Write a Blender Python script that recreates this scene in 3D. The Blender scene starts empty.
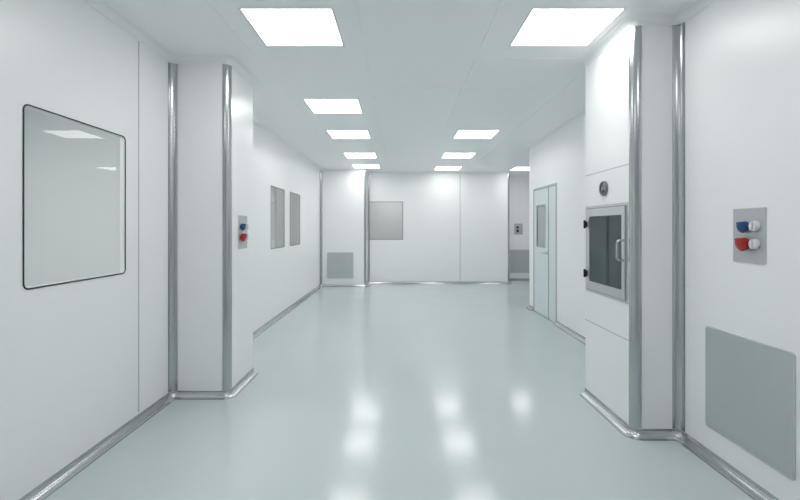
import bpy, bmesh, math
from mathutils import Vector, Matrix

PI = math.pi
scn = bpy.context.scene
COL = scn.collection

# ------------------------------------------------------------------ materials
def material(name, color, rough=0.4, metal=0.0, spec=0.5, noise=0.0, rvar=0.0, scale=6.0, stretch=None, coat=0.0):
    m = bpy.data.materials.new(name)
    m.use_nodes = True
    nt = m.node_tree
    b = nt.nodes['Principled BSDF']
    b.inputs['Base Color'].default_value = (*color, 1)
    b.inputs['Roughness'].default_value = rough
    b.inputs['Metallic'].default_value = metal
    b.inputs['Specular IOR Level'].default_value = spec
    if coat:
        b.inputs['Coat Weight'].default_value = coat
        b.inputs['Coat Roughness'].default_value = 0.08
    if noise or rvar:
        tc = nt.nodes.new('ShaderNodeTexCoord')
        mp = nt.nodes.new('ShaderNodeMapping')
        if stretch:
            mp.inputs['Scale'].default_value = stretch
        n = nt.nodes.new('ShaderNodeTexNoise')
        n.inputs['Scale'].default_value = scale
        n.inputs['Detail'].default_value = 3
        nt.links.new(tc.outputs['Object'], mp.inputs['Vector'])
        nt.links.new(mp.outputs['Vector'], n.inputs['Vector'])
        if noise:
            mx = nt.nodes.new('ShaderNodeMixRGB')
            mx.inputs[1].default_value = (*[c * (1 - noise) for c in color], 1)
            mx.inputs[2].default_value = (*[min(1, c * (1 + noise)) for c in color], 1)
            nt.links.new(n.outputs['Fac'], mx.inputs[0])
            nt.links.new(mx.outputs[0], b.inputs['Base Color'])
        if rvar:
            mr = nt.nodes.new('ShaderNodeMapRange')
            mr.inputs['To Min'].default_value = max(0.02, rough - rvar)
            mr.inputs['To Max'].default_value = rough + rvar
            nt.links.new(n.outputs['Fac'], mr.inputs['Value'])
            nt.links.new(mr.outputs['Result'], b.inputs['Roughness'])
    return m

def glass_material(name, tint, ior=1.38):
    m = bpy.data.materials.new(name)
    m.use_nodes = True
    nt = m.node_tree
    nt.nodes.clear()
    out = nt.nodes.new('ShaderNodeOutputMaterial')
    tr = nt.nodes.new('ShaderNodeBsdfTransparent'); tr.inputs[0].default_value = (*tint, 1)
    gl = nt.nodes.new('ShaderNodeBsdfGlossy'); gl.inputs['Roughness'].default_value = 0.015
    fr = nt.nodes.new('ShaderNodeFresnel'); fr.inputs['IOR'].default_value = ior
    ge = nt.nodes.new('ShaderNodeNewGeometry')      # coated pane: only its outer face reflects
    ml = nt.nodes.new('ShaderNodeMath'); ml.operation = 'SUBTRACT'; ml.use_clamp = True
    nt.links.new(fr.outputs[0], ml.inputs[0])
    nt.links.new(ge.outputs['Backfacing'], ml.inputs[1])
    mx = nt.nodes.new('ShaderNodeMixShader')
    nt.links.new(ml.outputs[0], mx.inputs[0])
    nt.links.new(tr.outputs[0], mx.inputs[1])
    nt.links.new(gl.outputs[0], mx.inputs[2])
    nt.links.new(mx.outputs[0], out.inputs[0])
    return m

def emit_material(name, color, strength):
    m = bpy.data.materials.new(name)
    m.use_nodes = True
    nt = m.node_tree
    nt.nodes.clear()
    out = nt.nodes.new('ShaderNodeOutputMaterial')
    e = nt.nodes.new('ShaderNodeEmission')
    e.inputs[0].default_value = (*color, 1)
    e.inputs[1].default_value = strength
    nt.links.new(e.outputs[0], out.inputs[0])
    return m

M = dict(
    wall=material('white_coated_panel', (0.913, 0.919, 0.923), 0.32, spec=0.5, noise=0.006, scale=2.5),
    ceiling=material('ceiling_panel', (0.92, 0.935, 0.943), 0.40, spec=0.45, noise=0.006, scale=2),
    cove=material('white_cove', (0.90, 0.912, 0.918), 0.35),
    floor=material('epoxy_floor', (0.555, 0.615, 0.626), 0.15, spec=0.42, noise=0.02, rvar=0.02, scale=1.3),
    alu=material('satin_aluminium', (0.50, 0.52, 0.53), 0.21, metal=0.95, noise=0.02, scale=14),
    alu_dark=material('anodised_frame', (0.40, 0.43, 0.44), 0.35, metal=0.6, noise=0.02, scale=14),
    joint=material('silicone_joint', (0.50, 0.53, 0.54), 0.6, noise=0.01, scale=10),
    joint_white=material('white_joint', (0.93, 0.94, 0.945), 0.5, noise=0.01, scale=10),
    steel=material('brushed_steel', (0.62, 0.64, 0.65), 0.32, metal=0.8, noise=0.03, scale=8, stretch=(1, 1, 40)),
    chamber=material('chamber_steel', (0.62, 0.65, 0.65), 0.35, metal=0.2, noise=0.03, scale=8),
    grille=material('grille_grey', (0.61, 0.65, 0.66), 0.45, metal=0.2, noise=0.03, scale=8, stretch=(1, 1, .2)),
    grille_dark=material('grille_backing', (0.22, 0.25, 0.26), 0.6, noise=0.03, scale=8),
    seal=material('black_seal', (0.012, 0.014, 0.015), 0.4, noise=0.02, scale=30),
    seal_grey=material('grey_seal', (0.26, 0.28, 0.285), 0.4, noise=0.02, scale=30),
    reveal=material('white_reveal', (0.84, 0.86, 0.87), 0.25, noise=0.005, scale=8),
    door=material('door_coating', (0.70, 0.775, 0.79), 0.3, noise=0.006, scale=3),
    plate=material('socket_plate_grey', (0.52, 0.54, 0.55), 0.38, metal=0.35, noise=0.02, scale=20),
    blue=material('blue_plastic', (0.012, 0.065, 0.21), 0.35, noise=0.05, scale=30),
    red=material('red_plastic', (0.44, 0.018, 0.016), 0.35, noise=0.05, scale=30),
    black=material('black_plastic', (0.02, 0.022, 0.024), 0.4, noise=0.05, scale=30),
    white=material('white_plastic', (0.72, 0.735, 0.745), 0.25, noise=0.01, scale=30),
    gauge=material('gauge_face', (0.32, 0.35, 0.355), 0.35, noise=0.05, scale=20),
    gauge_rim=material('gauge_rim', (0.17, 0.185, 0.19), 0.35, noise=0.05, scale=20),
    room=material('side_room_paint', (0.68, 0.71, 0.715), 0.5, noise=0.01, scale=2),
    frosted=material('grey_vision_glass', (0.36, 0.40, 0.41), 0.12, noise=0.01, scale=3),
    frame_grey=material('door_frame_grey', (0.52, 0.56, 0.575), 0.4, metal=0.2, noise=0.01, scale=8),
    glass=glass_material('clear_glass', (0.95, 0.955, 0.952)),
    glass_tint=glass_material('tinted_glass', (0.80, 0.84, 0.84)),
)
LIGHT_STRENGTH = 8.5
M['diffuser'] = emit_material('light_diffuser', (1.0, 0.995, 0.985), LIGHT_STRENGTH)

# ------------------------------------------------------------------ helpers
def obj(name, bm, mat, parent=None, smooth=False):
    bmesh.ops.remove_doubles(bm, verts=bm.verts, dist=1e-6)
    bmesh.ops.recalc_face_normals(bm, faces=bm.faces)
    me = bpy.data.meshes.new(name)
    bm.to_mesh(me); bm.free()
    me.materials.append(mat)
    if smooth:
        for p in me.polygons:
            p.use_smooth = True
        try:
            me.set_sharp_from_angle(angle=math.radians(40))
        except Exception:
            pass
    o = bpy.data.objects.new(name, me)
    COL.objects.link(o)
    if parent:
        o.parent = parent
    return o

def tag(o, label, cat, group=None, kind=None):
    o['label'] = label
    o['category'] = cat
    if group: o['group'] = group
    if kind: o['kind'] = kind
    return o

def thing(name, label, cat, loc, rz=0, group=None, kind=None):
    o = bpy.data.objects.new(name, None)
    o.empty_display_size = 0.1
    COL.objects.link(o)
    o.location = loc
    o.rotation_euler = (0, 0, rz)
    return tag(o, label, cat, group, kind)

def add_box(bm, x0, x1, y0, y1, z0, z1, bevel=0):
    b = bmesh.new()
    bmesh.ops.create_cube(b, size=1)
    for v in b.verts:
        v.co = Vector(((x0 + x1) / 2 + v.co.x * (x1 - x0), (y0 + y1) / 2 + v.co.y * (y1 - y0), (z0 + z1) / 2 + v.co.z * (z1 - z0)))
    if bevel:
        bmesh.ops.bevel(b, geom=b.edges[:], offset=bevel, segments=2, affect='EDGES', profile=0.5)
    merge(bm, b)

def merge(bm, b, mat=None):
    mp = {}
    for v in b.verts:
        mp[v] = bm.verts.new(mat @ v.co if mat else v.co)
    for f in b.faces:
        try:
            bm.faces.new([mp[v] for v in f.verts])
        except ValueError:
            pass
    b.free()

def box(x0, x1, y0, y1, z0, z1, bevel=0):
    bm = bmesh.new(); add_box(bm, x0, x1, y0, y1, z0, z1, bevel); return bm

def rrect(w, h, r, seg=6, cx=0, cz=0):
    pts = []
    if r <= 0:
        return [(cx + w / 2, cz - h / 2), (cx + w / 2, cz + h / 2), (cx - w / 2, cz + h / 2), (cx - w / 2, cz - h / 2)]
    for (sx, sz, a0) in ((1, -1, -PI / 2), (1, 1, 0), (-1, 1, PI / 2), (-1, -1, PI)):
        for i in range(seg + 1):
            a = a0 + PI / 2 * i / seg
            pts.append((cx + sx * (w / 2 - r) + r * math.cos(a), cz + sz * (h / 2 - r) + r * math.sin(a)))
    return pts

def plate(pts, y0, y1):
    """solid plate in the local xz plane between depths y0 and y1"""
    bm = bmesh.new()
    a = [bm.verts.new((x, y0, z)) for x, z in pts]
    b = [bm.verts.new((x, y1, z)) for x, z in pts]
    bm.faces.new(a); bm.faces.new(b[::-1])
    n = len(pts)
    for i in range(n):
        bm.faces.new((a[i], a[(i + 1) % n], b[(i + 1) % n], b[i]))
    return bm

def ring(outer, inner, y0, y1):
    """closed frame between two loops having the same number of points"""
    bm = bmesh.new()
    L = [[bm.verts.new((x, y, z)) for x, z in p] for p, y in ((outer, y0), (outer, y1), (inner, y1), (inner, y0))]
    n = len(outer)
    for k in range(4):
        A, B = L[k], L[(k + 1) % 4]
        for i in range(n):
            bm.faces.new((A[i], A[(i + 1) % n], B[(i + 1) % n], B[i]))
    return bm

def lathe_y(profile, seg=28, cx=0, cz=0, tilt=0, cy=0):
    """profile of (radius, y): a body turned about the local y axis"""
    bm = bmesh.new()
    rows = []
    for r, y in profile:
        if r < 1e-6:
            rows.append([bm.verts.new((0, y, 0))])
        else:
            rows.append([bm.verts.new((r * math.cos(2 * PI * i / seg), y, r * math.sin(2 * PI * i / seg))) for i in range(seg)])
    for A, B in zip(rows, rows[1:]):
        for i in range(seg):
            j = (i + 1) % seg
            if len(A) == 1 and len(B) == 1: continue
            if len(A) == 1: bm.faces.new((A[0], B[i], B[j]))
            elif len(B) == 1: bm.faces.new((A[i], A[j], B[0]))
            else: bm.faces.new((A[i], A[j], B[j], B[i]))
    bm.transform(Matrix.Translation((cx, cy, cz)) @ Matrix.Rotation(tilt, 4, 'X'))
    return bm

def tube(points, r, seg=10):
    bm = bmesh.new()
    pts = [Vector(p) for p in points]
    rows = []
    up = Vector((0.31, 0.17, 0.93)).normalized()
    for i, p in enumerate(pts):
        d = (pts[min(i + 1, len(pts) - 1)] - pts[max(i - 1, 0)]).normalized()
        a = d.cross(up).normalized(); b = d.cross(a).normalized()
        up_next = up
        rows.append([bm.verts.new(p + a * r * math.cos(2 * PI * k / seg) + b * r * math.sin(2 * PI * k / seg)) for k in range(seg)])
    for A, B in zip(rows, rows[1:]):
        for k in range(seg):
            bm.faces.new((A[k], A[(k + 1) % seg], B[(k + 1) % seg], B[k]))
    bm.faces.new(rows[0][::-1]); bm.faces.new(rows[-1])
    return bm

def holed_slab(us, vs, holes, w0, w1, to3):
    """slab over [us]x[vs] with rectangular holes; to3 maps (u, v, w) to a point"""
    U = sorted(set([us[0], us[1]] + [h[0] for h in holes] + [h[1] for h in holes]))
    V = sorted(set([vs[0], vs[1]] + [h[2] for h in holes] + [h[3] for h in holes]))
    solid = {}
    for i in range(len(U) - 1):
        for j in range(len(V) - 1):
            cu, cv = (U[i] + U[i + 1]) / 2, (V[j] + V[j + 1]) / 2
            solid[i, j] = not any(h[0] < cu < h[1] and h[2] < cv < h[3] for h in holes)
    bm = bmesh.new()
    cache = {}
    def vert(i, j, k):
        key = (i, j, k)
        if key not in cache:
            cache[key] = bm.verts.new(to3(U[i], V[j], (w0, w1)[k]))
        return cache[key]
    for (i, j), s in solid.items():
        if not s: continue
        for k in (0, 1):
            bm.faces.new([vert(i, j, k), vert(i + 1, j, k), vert(i + 1, j + 1, k), vert(i, j + 1, k)])
        for (di, dj, e) in ((-1, 0, ((i, j), (i, j + 1))), (1, 0, ((i + 1, j), (i + 1, j + 1))), (0, -1, ((i, j), (i + 1, j))), (0, 1, ((i, j + 1), (i + 1, j + 1)))):
            if not solid.get((i + di, j + dj), False):
                (a, b), (c, d) = e
                bm.faces.new([vert(a, b, 0), vert(c, d, 0), vert(c, d, 1), vert(a, b, 1)])
    return bm

H = 2.85
TH = 0.05
RZ_LEFT, RZ_RIGHT, RZ_BACK = PI / 2, -PI / 2, 0.0

def wall(name, label, p0, p1, holes=(), th=TH, mat='wall'):
    """wall seen from the room with p0 at the viewer's left; local x runs along it, local y goes into it"""
    d = Vector((p1[0] - p0[0], p1[1] - p0[1]))
    L = d.length
    bm = holed_slab((0, L), (0, H), list(holes), 0, th, lambda u, v, w: (u, w, v))
    o = obj(name, bm, M[mat])
    o.location = (p0[0], p0[1], 0)
    o.rotation_euler = (0, 0, math.atan2(d.y, d.x))
    return tag(o, label, 'wall', kind='structure')

def wall_joint(parent, u0, u1, z0, z1, mat='joint', proud=0.0015):
    return obj('panel_joint', box(u0, u1, -proud, 0.0, z0, z1), M[mat], parent)

# ------------------------------------------------------------------ plan of the room (metres, camera at x=0 y=0)
XL, XR, XRF = -1.91, 1.91, 2.32
Y0 = -2.0
PL_F, PL_B, PL_X = 3.79, 4.41, -1.425          # left pillar
PR_F, PR_B, PR_X = 3.07, 3.86, 1.592           # right pillar with the pass box
YBP, XBP, YB = 10.95, -0.795, 11.50            # back pillar and back wall
XBE, YA, XA, YRE = 2.82, 12.30, 4.55, 8.04    # alcove at the back right
RE = 0.05

# floor
bm = box(XL - .3, XA + .3, Y0 - .3, YA + .3, -0.08, 0)
tag(obj('floor', bm, M['floor']), 'glossy pale grey-green epoxy floor running the whole room', 'floor', kind='structure')

# ceiling with openings for the light panels
LW = 0.607
left_row = [(-0.737, 3.245), (-0.758, 5.32), (-0.758, 6.915), (-0.758, 8.925), (-0.758, 10.50), (-0.758, 1.25)]
right_row = [(1.172, 3.245), (1.172, 6.915), (1.172, 8.925), (1.172, 10.83), (1.172, 1.25)]
alcove_row = [(3.05, 10.91)]
hl = LW / 2
holes = [(x - hl, x + hl, y - hl, y + hl) for x, y in left_row + right_row + alcove_row]
ceil = obj('ceiling', holed_slab((XL - .3, XA + .3), (Y0 - .3, YA + .3), holes, H, H + 0.06, lambda u, v, w: (u, v, w)), M['ceiling'])
tag(ceil, 'smooth pale grey panelled ceiling with flush square light panels', 'ceiling', kind='structure')
def ceiling_joint(x0, x1, y0, y1):
    bm = bmesh.new()
    m, n = (x0 + x1) / 2, (y0 + y1) / 2
    e, d = 0.008, 0.005
    if y1 - y0 > x1 - x0:
        sec = [[(m - e, y, H), (m, y, H - d), (m + e, y, H)] for y in (y0, y1)]
    else:
        sec = [[(x, n - e, H), (x, n, H - d), (x, n + e, H)] for x in (x0, x1)]
    a, b = [[bm.verts.new(p) for p in t] for t in sec]
    bm.faces.new(a); bm.faces.new(b[::-1])
    for k in range(3):
        bm.faces.new((a[k], a[(k + 1) % 3], b[(k + 1) % 3], b[k]))
    obj('panel_joint', bm, M['joint_white'], ceil)
ceiling_joint(-1.203, -1.197, 4.45, 10.63); ceiling_joint(-1.203, -1.197, Y0, 3.72)
ceiling_joint(-0.267, -0.261, Y0, 11.2)
ceiling_joint(0.647, 0.653, Y0, 11.2)
ceiling_joint(1.687, 1.693, 4.0, 11.2)
ceiling_joint(0.653, 1.55, 3.807, 3.813)
ceiling_joint(-0.261, 0.647, 4.617, 4.623)
ceiling_joint(0.653, 1.687, 4.617, 4.623)

# ------------------------------------------------------------------ walls
WZ0, WZ1 = 1.102, 2.057
def wh(c, w, z0=WZ0, z1=WZ1, m=0.008):
    return (c - w / 2 + m, c + w / 2 - m, z0 + m, z1 - m)
wl = wall('wall_left_near', 'long white panel wall at the near left holding the big black-edged window',
          (XL, Y0), (XL, PL_F), [wh(2.724 - Y0, 0.862)], th=.03)
wall_joint(wl, 3.316 - Y0 - .006, 3.316 - Y0 + .006, 0.07, H - .06)
wlf = wall('wall_left_far', 'white wall behind the left pillar holding two small grey windows side by side',
           (XL, PL_B), (XL, YBP), [wh(7.13 - PL_B, 0.80), wh(8.31 - PL_B, 0.80)], th=.02)
wb = wall('wall_back', 'white back wall facing the camera with one grey window at its left end',
          (XBP, YB), (XBE - RE, YB), [wh(-0.331 - XBP, 0.87, 1.123, 2.093)])
wall_joint(wb, 0.306 - XBP - .004, 0.306 - XBP + .004, .07, H - .06, 'joint_white')
wall_joint(wb, 1.555 - XBP - .008, 1.555 - XBP + .008, .07, H - .06)
wall('wall_alcove_left', 'short white return at the right end of the back wall', (XBE, YB + RE), (XBE, YA))
wall('wall_alcove_back', 'white end wall of the narrow alcove at the back right', (XBE - .05, YA), (XA, YA))
wall('wall_alcove_right', 'white side wall hidden round the corner of the back right alcove', (XA, YA), (XA, YRE))
wall('wall_alcove_front', 'white wall of the alcove turned away behind the door wall', (XA, YRE), (XRF + TH, YRE), th=-TH if False else TH)
DY0, DY1 = 6.64, 7.79
wrf = wall('wall_right_far', 'white wall on the right beyond the pass box holding the pale door',
           (XRF, YRE), (XRF, PR_B + .03), [(YRE - DY1, YRE - DY0, -0.01, 2.09)])
wall('wall_right_near', 'white wall at the near right carrying the red and blue socket plate',
     (XR, PR_F), (XR, Y0))
wall('wall_behind', 'white wall closing the room behind the camera', (XR + TH, Y0), (XL - TH, Y0))

def arc(cx, cy, r, a0, a1, n=8):
    return [(cx + r * math.cos(a0 + (a1 - a0) * i / n), cy + r * math.sin(a0 + (a1 - a0) * i / n)) for i in range(n + 1)]

def prism(pts, z0, z1):
    bm = bmesh.new()
    a = [bm.verts.new((x, y, z0)) for x, y in pts]
    b = [bm.verts.new((x, y, z1)) for x, y in pts]
    bm.faces.new(a[::-1]); bm.faces.new(b)
    n = len(pts)
    for i in range(n):
        bm.faces.new((a[i], a[(i + 1) % n], b[(i + 1) % n], b[i]))
    return bm

# left pillar
pts = [(XL - TH, PL_B), (XL - TH, PL_F)] + arc(PL_X - RE, PL_F + RE, RE, -PI / 2, 0) + [(PL_X, PL_B)]
tag(obj('wall_left_pillar', prism(pts, 0, H), M['wall'], smooth=True),
    'square white clad pillar jutting from the left wall with a narrow socket plate', 'pillar', kind='structure')
# back pillar
pts = [(XL - TH, YB + TH), (XL - TH, YBP)] + arc(XBP - RE, YBP + RE, RE, -PI / 2, 0) + [(XBP, YB + TH)]
tag(obj('wall_back_pillar', prism(pts, 0, H), M['wall'], smooth=True),
    'white clad pillar in the far left corner with a square air grille low down', 'pillar', kind='structure')
# right pillar: three clad faces round the pass box
PBY0, PBY1, PBZ0, PBZ1 = 3.138, 3.843, 0.890, 1.601
prm = holed_slab((0, PR_B - PR_F - RE), (0, H), [(PR_B - PBY1 + .02, PR_B - PBY0 - .02, PBZ0 + .02, PBZ1 - .02)], 0, .03,
                 lambda u, v, w: (PR_X + w, PR_B - u, v))
add_box(prm, PR_X + RE, XR + .0, PR_F, PR_F + .03, 0, H)
add_box(prm, PR_X + .03, XRF + TH, PR_B - .03, PR_B, 0, H)
wrp = tag(obj('wall_right_pillar', prm, M['wall']),
          'white clad pillar on the right with the round gauge and glazed hatch in its side', 'pillar', kind='structure')
for z in (1.863, 0.640):
    obj('panel_joint', box(PR_X - .0015, PR_X, PR_F + RE, PR_B, z - .003, z + .003), M['joint'], wrp)

# ------------------------------------------------------------------ coves: metal at the floor, white at the ceiling
CR = 0.050
prof = [(0, CR + .006), (0.004, CR + .006), (0.004, CR + .003)]
for i in range(9):
    a = PI + (PI / 2) * i / 8
    prof.append((CR + .004 + CR * math.cos(a), CR + .004 + CR * math.sin(a)))
prof += [(CR + .007, 0.004), (CR + .007, 0)]
prof += [(0, 0)]
TRIM = CR + .005
BEAD = [(CR + .0072, 0.0005), (CR + .0072, .006), (CR + .020, .0005)]

def cove_sections(path, radii):
    """list of (segment index, [(x, y, mx, my)]) with room on the right of the path"""
    n = len(path)
    dirs = [(Vector(path[i + 1]) - Vector(path[i])).normalized() for i in range(n - 1)]
    nrm = [Vector((d.y, -d.x)) for d in dirs]
    segs, corners = [], []
    for i in range(n - 1):
        p, q = Vector(path[i]), Vector(path[i + 1])
        st = []
        def turn(k):                       # >0 internal corner, <0 external corner
            return -(dirs[k - 1].x * dirs[k].y - dirs[k - 1].y * dirs[k].x)
        a, b = p.copy(), q.copy()
        if i > 0:
            if turn(i) > 0: a = p + dirs[i] * TRIM
            else: a = p + dirs[i] * radii.get(i, RE)
        st.append((a, nrm[i]))
        if i < n - 2:
            if turn(i + 1) > 0:
                b = q - dirs[i] * TRIM
                st.append((b, nrm[i]))
                corners.append((i, q, nrm[i], nrm[i + 1]))
            else:
                r = radii.get(i + 1, RE)
                b = q - dirs[i] * r
                c = b - nrm[i] * r
                for k in range(9):
                    t = PI / 2 * k / 8
                    nn = nrm[i] * math.cos(t) + nrm[i + 1] * math.sin(t)
                    st.append((c + nn * r, nn))
        else:
            st.append((b, nrm[i]))
        segs.append(st)
    return segs, corners

def sweep(st, top, prof=prof):
    bm = bmesh.new()
    rows = []
    for p, nn in st:
        row = []
        for a, z in prof:
            zz = H - z if top else z
            row.append(bm.verts.new((p.x + nn.x * a, p.y + nn.y * a, zz)))
        rows.append(row)
    n = len(prof)
    for A, B in zip(rows, rows[1:]):
        for k in range(n):
            bm.faces.new((A[k], A[(k + 1) % n], B[(k + 1) % n], B[k]))
    bm.faces.new(rows[0]); bm.faces.new(rows[-1][::-1])
    return bm

def corner_bm(q, n1, n2, top):
    """hollow ball-cornered piece filling an internal corner"""
    bm = bmesh.new()
    c = CR + .004
    N = 8
    grid = []
    for i in range(N + 1):
        th = PI / 2 * i / N
        row = []
        for j in range(N + 1):
            ph = PI / 2 * j / N
            dx, dy, dz = math.sin(th) * math.cos(ph), math.sin(th) * math.sin(ph), math.cos(th)
            a, b, z = c - CR * dx, c - CR * dy, c - CR * dz
            pt = q + n1 * a + n2 * b
            row.append(bm.verts.new((pt.x, pt.y, H - z if top else z)))
        grid.append(row)
    for i in range(N):
        for j in range(N):
            vs = []
            for v in (grid[i][j], grid[i + 1][j], grid[i + 1][j + 1], grid[i][j + 1]):
                if v not in vs: vs.append(v)
            bm.faces.new(vs)
    return bm

trim_n = [0]
def run(path, radii, floor_names, floor_labels, ceil_labels):
    segs, corners = cove_sections(path, radii)
    for i, st in enumerate(segs):
        if floor_names and floor_names[i]:
            o = tag(obj('baseboard_' + floor_names[i], sweep(st, False), M['alu'], smooth=True), floor_labels[i], 'baseboard', kind='structure')
            for ci, q, n1, n2 in corners:
                if ci == i:
                    obj('corner_piece', corner_bm(q, n1, n2, False), M['alu'], o, smooth=True)
        if ceil_labels and ceil_labels[i]:
            trim_n[0] += 1
            o = tag(obj('trim_%d' % trim_n[0], sweep(st, True), M['cove'], smooth=True), ceil_labels[i], 'trim', kind='structure')
            obj('edge_bead', sweep(st, True, BEAD), M['joint_white'], o)
            for ci, q, n1, n2 in corners:
                if ci == i:
                    obj('corner_piece', corner_bm(q, n1, n2, True), M['cove'], o, smooth=True)

FL = 'metal floor cove along the foot of '
CL = 'white ceiling cove along the top of '
T = ['the near left wall under the big window', 'the front of the left pillar', 'the side of the left pillar with the sockets']
run([(XL, Y0), (XL, PL_F), (PL_X, PL_F), (PL_X, PL_B)], {}, ['left_near', 'left_pillar_front', 'left_pillar_side'], [FL + t for t in T],
    [CL + t for t in ('the near left wall', 'the front of the left pillar', 'the side of the left pillar with the sockets')])
T = ['the far left wall', 'the front of the far left corner pillar', 'the side of the far left corner pillar',
     'the back wall', 'the return of the alcove', 'the alcove end wall', 'the alcove side wall', 'the alcove front wall', 'the wall sliver before the door']
run([(XL, PL_B), (XL, YBP), (XBP, YBP), (XBP, YB), (XBE, YB), (XBE, YA), (XA, YA), (XA, YRE), (XRF, YRE), (XRF, DY1 + .005)], {8: 0.004},
    ['left_far', 'back_pillar_front', 'back_pillar_side', 'back', 'alcove_left', 'alcove_back', 'alcove_right', 'alcove_front', 'right_far_end'],
    [FL + t for t in T], [CL + t for t in T[:-1]] + [None])
run([(XRF, YRE - .064), (XRF, PR_B)], {}, None, None, [CL + 'the door wall on the right'])
run([(XRF, DY0 - .005), (XRF, PR_B)], {}, ['right_far'], [FL + 'the white wall between door and right pillar'], None)
T = ['the hatch side of the right pillar', 'the front of the right pillar', 'the near right wall under the large air grille', 'the wall behind the camera']
run([(PR_X, PR_B), (PR_X, PR_F), (XR, PR_F), (XR, Y0), (XL, Y0)], {},
    ['right_pillar_side', 'right_pillar_front', 'right_near', 'behind'], [FL + t for t in T], [CL + t for t in T[:3]] + [CL + T[3]])

# vertical metal corner profiles
VZ0, VZ1 = CR + .006, H - CR - .006
def vertical_internal(q, n1, n2, label):
    r = 0.046
    pr = [(0, 0), (0, r + .008), (.003, r + .008), (.003, r + .004)]
    for i in range(9):
        a = PI + PI / 2 * i / 8
        pr.append((r + .004 + r * math.cos(a), r + .004 + r * math.sin(a)))
    pr += [(r + .004, .003), (r + .008, .003), (r + .008, 0)]
    q = Vector(q); n1 = Vector(n1); n2 = Vector(n2)
    pts = [q + n1 * a + n2 * b for a, b in pr]
    trim_n[0] += 1
    return tag(obj('trim_%d' % trim_n[0], prism([(p.x, p.y) for p in pts], VZ0, VZ1), M['alu'], smooth=True), label, 'corner trim', kind='structure')

def vertical_external(q, n1, n2, label):
    q = Vector(q); n1 = Vector(n1); n2 = Vector(n2)      # n1, n2: room-side normals of the two faces
    c = q - n1 * RE - n2 * RE
    outer, inner = [], []
    for i in range(13):
        t = PI / 2 * i / 12
        d = n1 * math.cos(t) + n2 * math.sin(t)
        outer.append(c + d * (RE + .004)); inner.append(c + d * (RE + .0004))
    f1o = outer[0] - n2 * .004; f1i = inner[0] - n2 * .004
    f2o = outer[-1] - n1 * .004; f2i = inner[-1] - n1 * .004
    pts = [f1o] + outer + [f2o, f2i] + inner[::-1] + [f1i]
    trim_n[0] += 1
    return tag(obj('trim_%d' % trim_n[0], prism([(p.x, p.y) for p in pts], VZ0, VZ1), M['alu'], smooth=True), label, 'corner trim', kind='structure')

vertical_internal((XL, PL_F), (1, 0), (0, -1), 'vertical metal profile where the near left wall meets the left pillar')
vertical_external((PL_X, PL_F), (0, -1), (1, 0), 'rounded vertical metal edge on the outer corner of the left pillar')
vertical_internal((XL, YBP), (1, 0), (0, -1), 'thin vertical metal profile in the far left corner of the room')
vertical_external((XBP, YBP), (0, -1), (1, 0), 'vertical metal edge of the far pillar beside the back window')
vertical_internal((XBP, YB), (1, 0), (0, -1), 'vertical metal profile between the far pillar and the back wall')
vertical_external((XBE, YB), (0, -1), (1, 0), 'rounded metal edge at the right end of the back wall')
vertical_internal((XBE, YA), (1, 0), (0, -1), 'vertical metal profile inside the back right alcove')
vertical_external((PR_X, PR_F), (0, -1), (-1, 0), 'rounded vertical metal edge of the right pillar beside the hatch')
vertical_internal((XR, PR_F), (-1, 0), (0, -1), 'vertical metal profile where the right pillar meets the near right wall')

# ------------------------------------------------------------------ ceiling lights
def make_light(loc, label):
    t = thing('ceiling_light', label, 'ceiling light', loc, group='square ceiling light panels')
    fr = bmesh.new()
    o, i = LW / 2 + .006, LW / 2 - .008
    for (x0, x1, y0, y1) in ((-o, o, -o, -i), (-o, o, i, o), (-o, -i, -i, i), (i, o, -i, i)):
        add_box(fr, x0, x1, y0, y1, -.002, -.0004)
    for (x0, x1, y0, y1) in ((-hl+.001, hl-.001, -hl+.001, -i), (-hl+.001, hl-.001, i, hl-.001), (-hl+.001, -i, -i, i), (i, hl-.001, -i, i)):
        add_box(fr, x0, x1, y0, y1, -.0004, .05)
    obj('frame', fr, M['reveal'], t)
    obj('diffuser', box(-i + .0005, i - .0005, -i + .0005, i - .0005, 0.0, .008), M['diffuser'], t)
    obj('housing', box(-i + .0005, i - .0005, -i + .0005, i - .0005, .009, .05), M['white'], t)
    return t
llab = ['big square light panel nearest the camera in the left row', 'second light panel from the camera in the left row, beyond the largest one',
        'middle light panel of five in the left ceiling row', 'fourth light panel of the left row, second from the back wall',
        'farthest light panel of the left row, right above the far pillar']
rlab = ['big square light panel nearest the camera, beside the top of the right pillar', 'second light panel of the right row, on the ceiling centre right',
        'third light panel of the right row, second from the back wall', 'farthest light panel of the right row, just before the back wall']
out = 'added square light panel above the camera, unseen, lighting the near walls'  # out-of-view pair added to continue the rows and light the near walls
first = make_light((left_row[0][0], left_row[0][1], H), llab[0])
def copy_tree(o, parent=None):
    c = o.copy(); COL.objects.link(c)
    if parent: c.parent = parent
    for ch in o.children: copy_tree(ch, c)
    return c
kids = list(first.children)
spots = [(p, (llab + [out] * 9)[i]) for i, p in enumerate(left_row)][1:] + [(p, (rlab + [out] * 9)[i]) for i, p in enumerate(right_row)] + \
        [(alcove_row[0], 'light panel half hidden behind the door wall at the alcove')]
for (x, y), lab in spots:
    c = first.copy(); COL.objects.link(c)
    c.location = (x, y, H); c['label'] = lab
    for k in kids:
        d = k.copy(); COL.objects.link(d); d.parent = c

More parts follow.
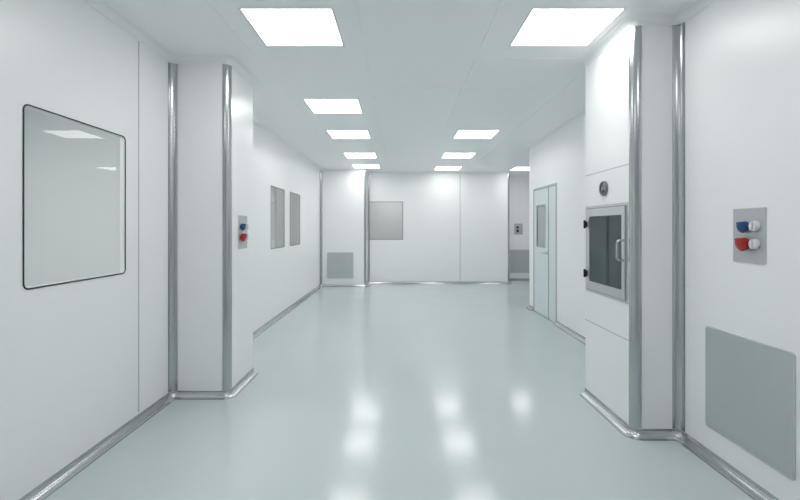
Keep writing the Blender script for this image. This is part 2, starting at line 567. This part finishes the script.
# ------------------------------------------------------------------ windows
def make_window(n, label, loc, rz, w, h, seal, sealw, r):
    t = thing('window_%d' % n, label, 'window', loc, rz, kind='structure')
    obj('seal', ring(rrect(w, h, r), rrect(w - 2 * sealw, h - 2 * sealw, max(r - sealw, .002)), -.004, 0), M[seal], t, smooth=True)
    m = .0085
    gw, gh = w - 2 * sealw - .001, h - 2 * sealw - .001
    obj('pane', plate(rrect(gw, gh, max(r - sealw, .002)), -.003, -.0005), M['glass'], t)
    ow, oh = w - 2 * m, h - 2 * m
    obj('frame', ring(rrect(ow, oh, .002), rrect(ow - .006, oh - .006, .002), 0.0005, .020), M['reveal'], t)
    return t
wc = (WZ0 + WZ1) / 2
make_window(1, 'large window with rounded black edge on the near left wall', (XL, 2.724, wc), RZ_LEFT, .862, WZ1 - WZ0, 'seal', .007, .035)
make_window(2, 'grey window on the far left wall, the one nearer the camera', (XL, 7.13, wc), RZ_LEFT, .80, WZ1 - WZ0, 'seal_grey', .016, .008)
make_window(3, 'grey window on the far left wall, the one nearer the back corner', (XL, 8.31, wc), RZ_LEFT, .80, WZ1 - WZ0, 'seal_grey', .016, .008)
make_window(4, 'square grey window on the back wall beside the far pillar', (-0.331, YB, 1.608), RZ_BACK, .87, .97, 'seal_grey', .018, .008)

# rooms seen through the glass
def side_room(name, label, x0, x1, y0, y1, fill_lamps, open_side=None):
    bm = bmesh.new()
    c = [(x0, y0), (x1, y0), (x1, y1), (x0, y1)]
    sides = {'y0': 0, 'x1': 1, 'y1': 2, 'x0': 3}
    for k in range(4):
        if sides.get(open_side) == k: continue
        (ax, ay), (bx_, by_) = c[k], c[(k + 1) % 4]
        bm.faces.new([bm.verts.new(p) for p in ((ax, ay, 0.01), (bx_, by_, 0.01), (bx_, by_, 2.79), (ax, ay, 2.79))])
    for z in (0.01, 2.79):
        bm.faces.new([bm.verts.new((x, y, z)) for x, y in c])
    tag(obj(name, bm, M['room']), label, 'wall', kind='structure')
    for x, y, power in fill_lamps:  # unseen area lights added to brighten each room behind its window
        ld = bpy.data.lights.new('side_room_fill', 'AREA')
        ld.energy = power; ld.size = 0.8
        ld.color = (1.0, 0.985, 0.97)
        lo = bpy.data.objects.new('side_room_fill', ld)
        COL.objects.link(lo)
        lo.location = (x, y, 2.77)
side_room('wall_side_room_near', 'plain grey room seen through the large black-edged window', -4.2, XL - .032, 0.5, 4.6, [(-3.05, 2.55, 36)], open_side='x1')
side_room('wall_side_room_far', 'plain grey room seen through the pair of windows on the far left', -4.2, XL - .022, 5.2, 24.0, [(-2.35, 12.8, 85), (-2.35, 21.5, 90)], open_side='x1')
side_room('wall_side_room_back', 'plain grey room seen through the back wall window', -1.88, 1.4, YB + TH + .002, 13.6, [(-.2, 12.6, 18)], open_side='y0')

# ------------------------------------------------------------------ door
DW, DH = DY1 - DY0, 2.09
d = thing('door_1', 'pale blue-green door with narrow side leaf in the right wall', 'door', (XRF, (DY0 + DY1) / 2, 0), RZ_RIGHT, kind='structure')
fr = bmesh.new()
hw = DW / 2
fw = .034
for (x0, x1, z0, z1) in ((-hw, -hw + fw, 0.001, DH), (hw - fw, hw, 0.001, DH), (-hw + fw, hw - fw, DH - fw, DH)):
    add_box(fr, x0 + (.001 if x0 == -hw else 0), x1 - (.001 if x1 == hw else 0), -.006, .049, z0, z1 - (.001 if z1 == DH else 0), .0015)
obj('door_frame', fr, M['frame_grey'], d)
xd = 0.205
vx0, vx1, vz0, vz1 = -.385, .035, 1.12, 1.785
lx0, lx1, lz0, lz1 = -hw + fw + .003, xd - .003, .008, DH - fw - .003
leaf = obj('door_leaf', holed_slab((lx0, lx1), (lz0, lz1), [(vx0, vx1, vz0, vz1)], .0, .042, lambda u, v, w: (u, w, v)), M['door'], d)
cxv, czv = (vx0 + vx1) / 2, (vz0 + vz1) / 2
vw, vh = vx1 - vx0, vz1 - vz0
vp = obj('vision_frame', ring(rrect(vw + .03, vh + .03, .012, cx=cxv, cz=czv), rrect(vw - .016, vh - .016, .006, cx=cxv, cz=czv), -.006, -.0002), M['alu_dark'], leaf)
obj('vision_pane', plate(rrect(vw - .004, vh - .004, 0, cx=cxv, cz=czv), .006, .036), M['frosted'], leaf)
hb = lathe_y([(0, -.012), (.025, -.012), (.026, -.009), (.026, -.0004), (0, -.0004)], 20, xd - .06, 1.03)
merge(hb, tube([(xd - .06, -.008, 1.03), (xd - .06, -.045, 1.03), (xd - .07, -.056, 1.03), (xd - .09, -.058, 1.03), (xd - .22, -.056, 1.03)], .011))
obj('handle', hb, M['steel'], leaf, smooth=True)
side = obj('side_leaf', box(xd + .006, hw - fw - .003, 0, .042, lz0, lz1, .001), M['door'], d)
gk = bmesh.new()
add_box(gk, -hw + fw - .006, -hw + fw + .002, -.0075, -.0062, .002, DH - fw)
add_box(gk, hw - fw - .002, hw - fw + .006, -.0075, -.0062, .002, DH - fw)
add_box(gk, -hw + fw - .006, hw - fw + .006, -.0075, -.0062, DH - fw - .002, DH - fw + .008)
obj('gasket', gk, M['seal_grey'], d)
obj('meeting_strip', box(xd - .002, xd + .005, .004, .04, lz0, lz1), M['alu_dark'], d)
obj('astragal', box(xd - .012, xd + .014, -.006, -.0004, lz0, lz1, .001), M['alu_dark'], d)

# ------------------------------------------------------------------ pass box in the right pillar
PW, PH = PBY1 - PBY0, PBZ1 - PBZ0
pb = thing('pass_box', 'steel pass-through hatch with dark glass door in the right pillar', 'pass box', (PR_X, (PBY0 + PBY1) / 2, (PBZ0 + PBZ1) / 2), RZ_RIGHT)
obj('frame', ring(rrect(PW, PH, .004), rrect(PW - .085, PH - .085, .004), -.005, -.0005), M['steel'], pb)
cw, chh, cd = PW - .088, PH - .088, .56
ch = bmesh.new()
add_box(ch, -cw / 2, -cw / 2 + .004, .0, cd, -chh / 2, chh / 2)
add_box(ch, cw / 2 - .004, cw / 2, .0, cd, -chh / 2, chh / 2)
add_box(ch, -cw / 2 + .004, cw / 2 - .004, .0, cd, -chh / 2, -chh / 2 + .004)
add_box(ch, -cw / 2 + .004, cw / 2 - .004, .0, cd, chh / 2 - .004, chh / 2)
add_box(ch, -cw / 2 + .004, cw / 2 - .004, cd - .004, cd, -chh / 2 + .004, chh / 2 - .004)
obj('chamber', ch, M['chamber'], pb)
obj('far_door', ring(rrect(cw - .03, chh - .03, .01), rrect(cw - .16, chh - .16, .01), cd - .02, cd - .0045), M['steel'], pb)
gx0, gx1, gz0, gz1 = -.260, .283, -.264, .269
obj('gasket', ring(rrect(PW - .036, PH - .036, .006), rrect(PW - .0505, PH - .0505, .006), -.0066, -.0052), M['seal_grey'], pb)
dr = obj('door', ring(rrect(PW - .05, PH - .05, .006), rrect(gx1 - gx0, gz1 - gz0, .006, cx=(gx0 + gx1) / 2, cz=(gz0 + gz1) / 2), -.014, -.0055), M['steel'], pb)
obj('glass_pane', plate(rrect(gx1 - gx0 - .001, gz1 - gz0 - .001, 0, cx=(gx0 + gx1) / 2, cz=(gz0 + gz1) / 2), -.012, -.008), M['glass_tint'], dr)
hx, hz = .318, .018
hp = []
R_ = .022
ys, yo, zh = -.0145, -.062, .070
hp.append((hx, ys, hz + zh))
for i in range(6):
    a = PI / 2 * i / 5
    hp.append((hx, yo + R_ - R_ * math.sin(a), hz + zh - R_ + R_ * math.cos(a)))
for i in range(6):
    a = PI / 2 * i / 5
    hp.append((hx, yo + R_ - R_ * math.cos(a), hz - zh + R_ - R_ * math.sin(a)))
hp.append((hx, ys, hz - zh))
obj('handle', tube(hp, .009, 12), M['alu'], dr, smooth=True)
for z in (.205, -.205):
    hg = box(-.330, -.298, -.026, -.0145, z - .024, z + .024, .003)
    merge(hg, tube([(-.314, -.030, z - .034), (-.314, -.030, z + .034)], .009))
    obj('hinge', hg, M['black'], pb, smooth=False)

# pressure gauge
g = thing('pressure_gauge', 'small round dark pressure gauge above the hatch on the right pillar', 'gauge', (PR_X, 3.497, 1.725), RZ_RIGHT)
obj('bezel', lathe_y([(.046, -.0004), (.057, -.0004), (.057, -.016), (.053, -.021), (.046, -.019), (.045, -.010), (.046, -.0004)], 36), M['gauge_rim'], g, smooth=True)
obj('dial', lathe_y([(0, -.009), (.045, -.009), (.045, -.001), (0, -.001)], 36), M['gauge'], g)
nd = plate([(-.002, -.018), (.002, -.018), (.001, .034), (-.001, .034)], -.0125, -.0105)
nd.transform(Matrix.Rotation(math.radians(-25), 4, 'Y'))
obj('needle', nd, M['black'], g)
obj('lower_cap', plate([(.030 * math.cos(a), -.012 + .030 * math.sin(a)) for a in [PI + PI * i / 12 for i in range(13)]], -.0105, -.0092), M['black'], g)

# ------------------------------------------------------------------ return air grilles
def make_grille(label, loc, rz, w=.64, h=.637):
    t = thing('air_grille', label, 'air grille', loc, rz, group='low wall air grilles')
    obj('frame', ring(rrect(w, h, .022), rrect(w - .018, h - .018, .014), -.008, -.0005), M['grille'], t, smooth=True)
    b = plate(rrect(w - .019, h - .019, .014), -.0025, -.0005)
    n = 88
    x0 = -w / 2 + .012
    pitch = (w - .024) / n
    for i in range(n):
        add_box(b, x0 + i * pitch, x0 + i * pitch + pitch * .68, -.006, -.0026, -h / 2 + .014, h / 2 - .014)
    obj('louvre_panel', b, M['grille'], t)
    return t
make_grille('large square grey air grille low on the near right wall', (XR, (2.807 + 2.175) / 2, .506), RZ_RIGHT, .632, .622)
make_grille('square grey air grille low on the far left corner pillar', (-1.425, YBP, .514), RZ_BACK, .64, .63)
make_grille('grey air grille low on the alcove wall, partly hidden by the door wall', (3.30, YA, .515), RZ_BACK)

# ------------------------------------------------------------------ socket plates
def make_sockets(label, loc, rz, c1='blue', c2='red', pl='plate', kn='white', sx=-.014):
    t = thing('socket_panel', label, 'power socket', loc, rz, group='wall socket plates')
    obj('plate', plate(rrect(.228, .297, .004, 3), -.005, -.0005), M[pl], t)
    for (z, zr, r, L, c) in ((.054, .050, .030, .036, c1), (-.040, -.045, .036, .040, c2)):
        tl = math.radians(20)
        s = lathe_y([(0, 0.0), (r * .86, 0.0), (r * .9, -.006), (r * .92, -L * .55), (r, -L * .6), (r, -L * .95), (r * .93, -L), (0, -L - .002)], 32, sx, z, tl, -.0055)
        # hinge block on top of the cap
        hb = bmesh.new(); add_box(hb, -r * .75, r * .75, -L * .98, -L * .5, r * .62, r * 1.04, .003)
        merge(s, hb, Matrix.Translation((sx, -.0055, z)) @ Matrix.Rotation(tl, 4, 'X'))
        sk = obj('socket', s, M[c], t, smooth=True)
        sk['label'] = {'blue': 'blue capped socket', 'red': 'red capped socket'}.get(c, 'dark capped socket')
        k = lathe_y([(0, 0), (.028, 0), (.029, -.004), (.027, -.020), (.024, -.023), (0, -.024)], 32, .053, zr, 0, -.0055)
        kb = obj('rotary_switch', k, M[kn], t, smooth=True)
        obj('grip', box(.053 - .004, .053 + .004, -.036, -.0296, zr - .021, zr + .021, .002), M[kn], kb)
    return t
make_sockets('grey plate with blue and red sockets on the near right wall', (XR, 2.463, 1.379), RZ_RIGHT)
make_sockets('grey plate with blue and red sockets on the left pillar side', (PL_X, 4.115, 1.383), RZ_LEFT, sx=-.052)
make_sockets('small grey plate with dark sockets on the alcove wall', (3.25, YA, 1.39), RZ_BACK, 'black', 'black', 'plate', 'plate', -.03)

# ------------------------------------------------------------------ world, camera, view
w = bpy.data.worlds.new('world'); scn.world = w
w.use_nodes = True
w.node_tree.nodes['Background'].inputs[0].default_value = (0.5, 0.53, 0.55, 1)
w.node_tree.nodes['Background'].inputs[1].default_value = 0.3

cam = bpy.data.cameras.new('camera')
cam.sensor_width = 36
cam.lens = 452 * 36 / 800
cam.shift_x = 1 / 800
cam.shift_y = -22 / 800
cam.clip_start = 0.05
co = bpy.data.objects.new('camera', cam)
COL.objects.link(co)
co.location = (0, 0, 1.42)
co.rotation_euler = (PI / 2, 0, 0)
scn.camera = co

scn.view_settings.view_transform = 'Standard'
scn.view_settings.look = 'None'
scn.view_settings.gamma = 1
scn.view_settings.use_curve_mapping = False
scn.view_settings.exposure = 0.0
try:
    scn.cycles.max_bounces = 14
    scn.cycles.diffuse_bounces = 8
    scn.cycles.glossy_bounces = 6
    scn.cycles.transparent_max_bounces = 16
except Exception:
    pass
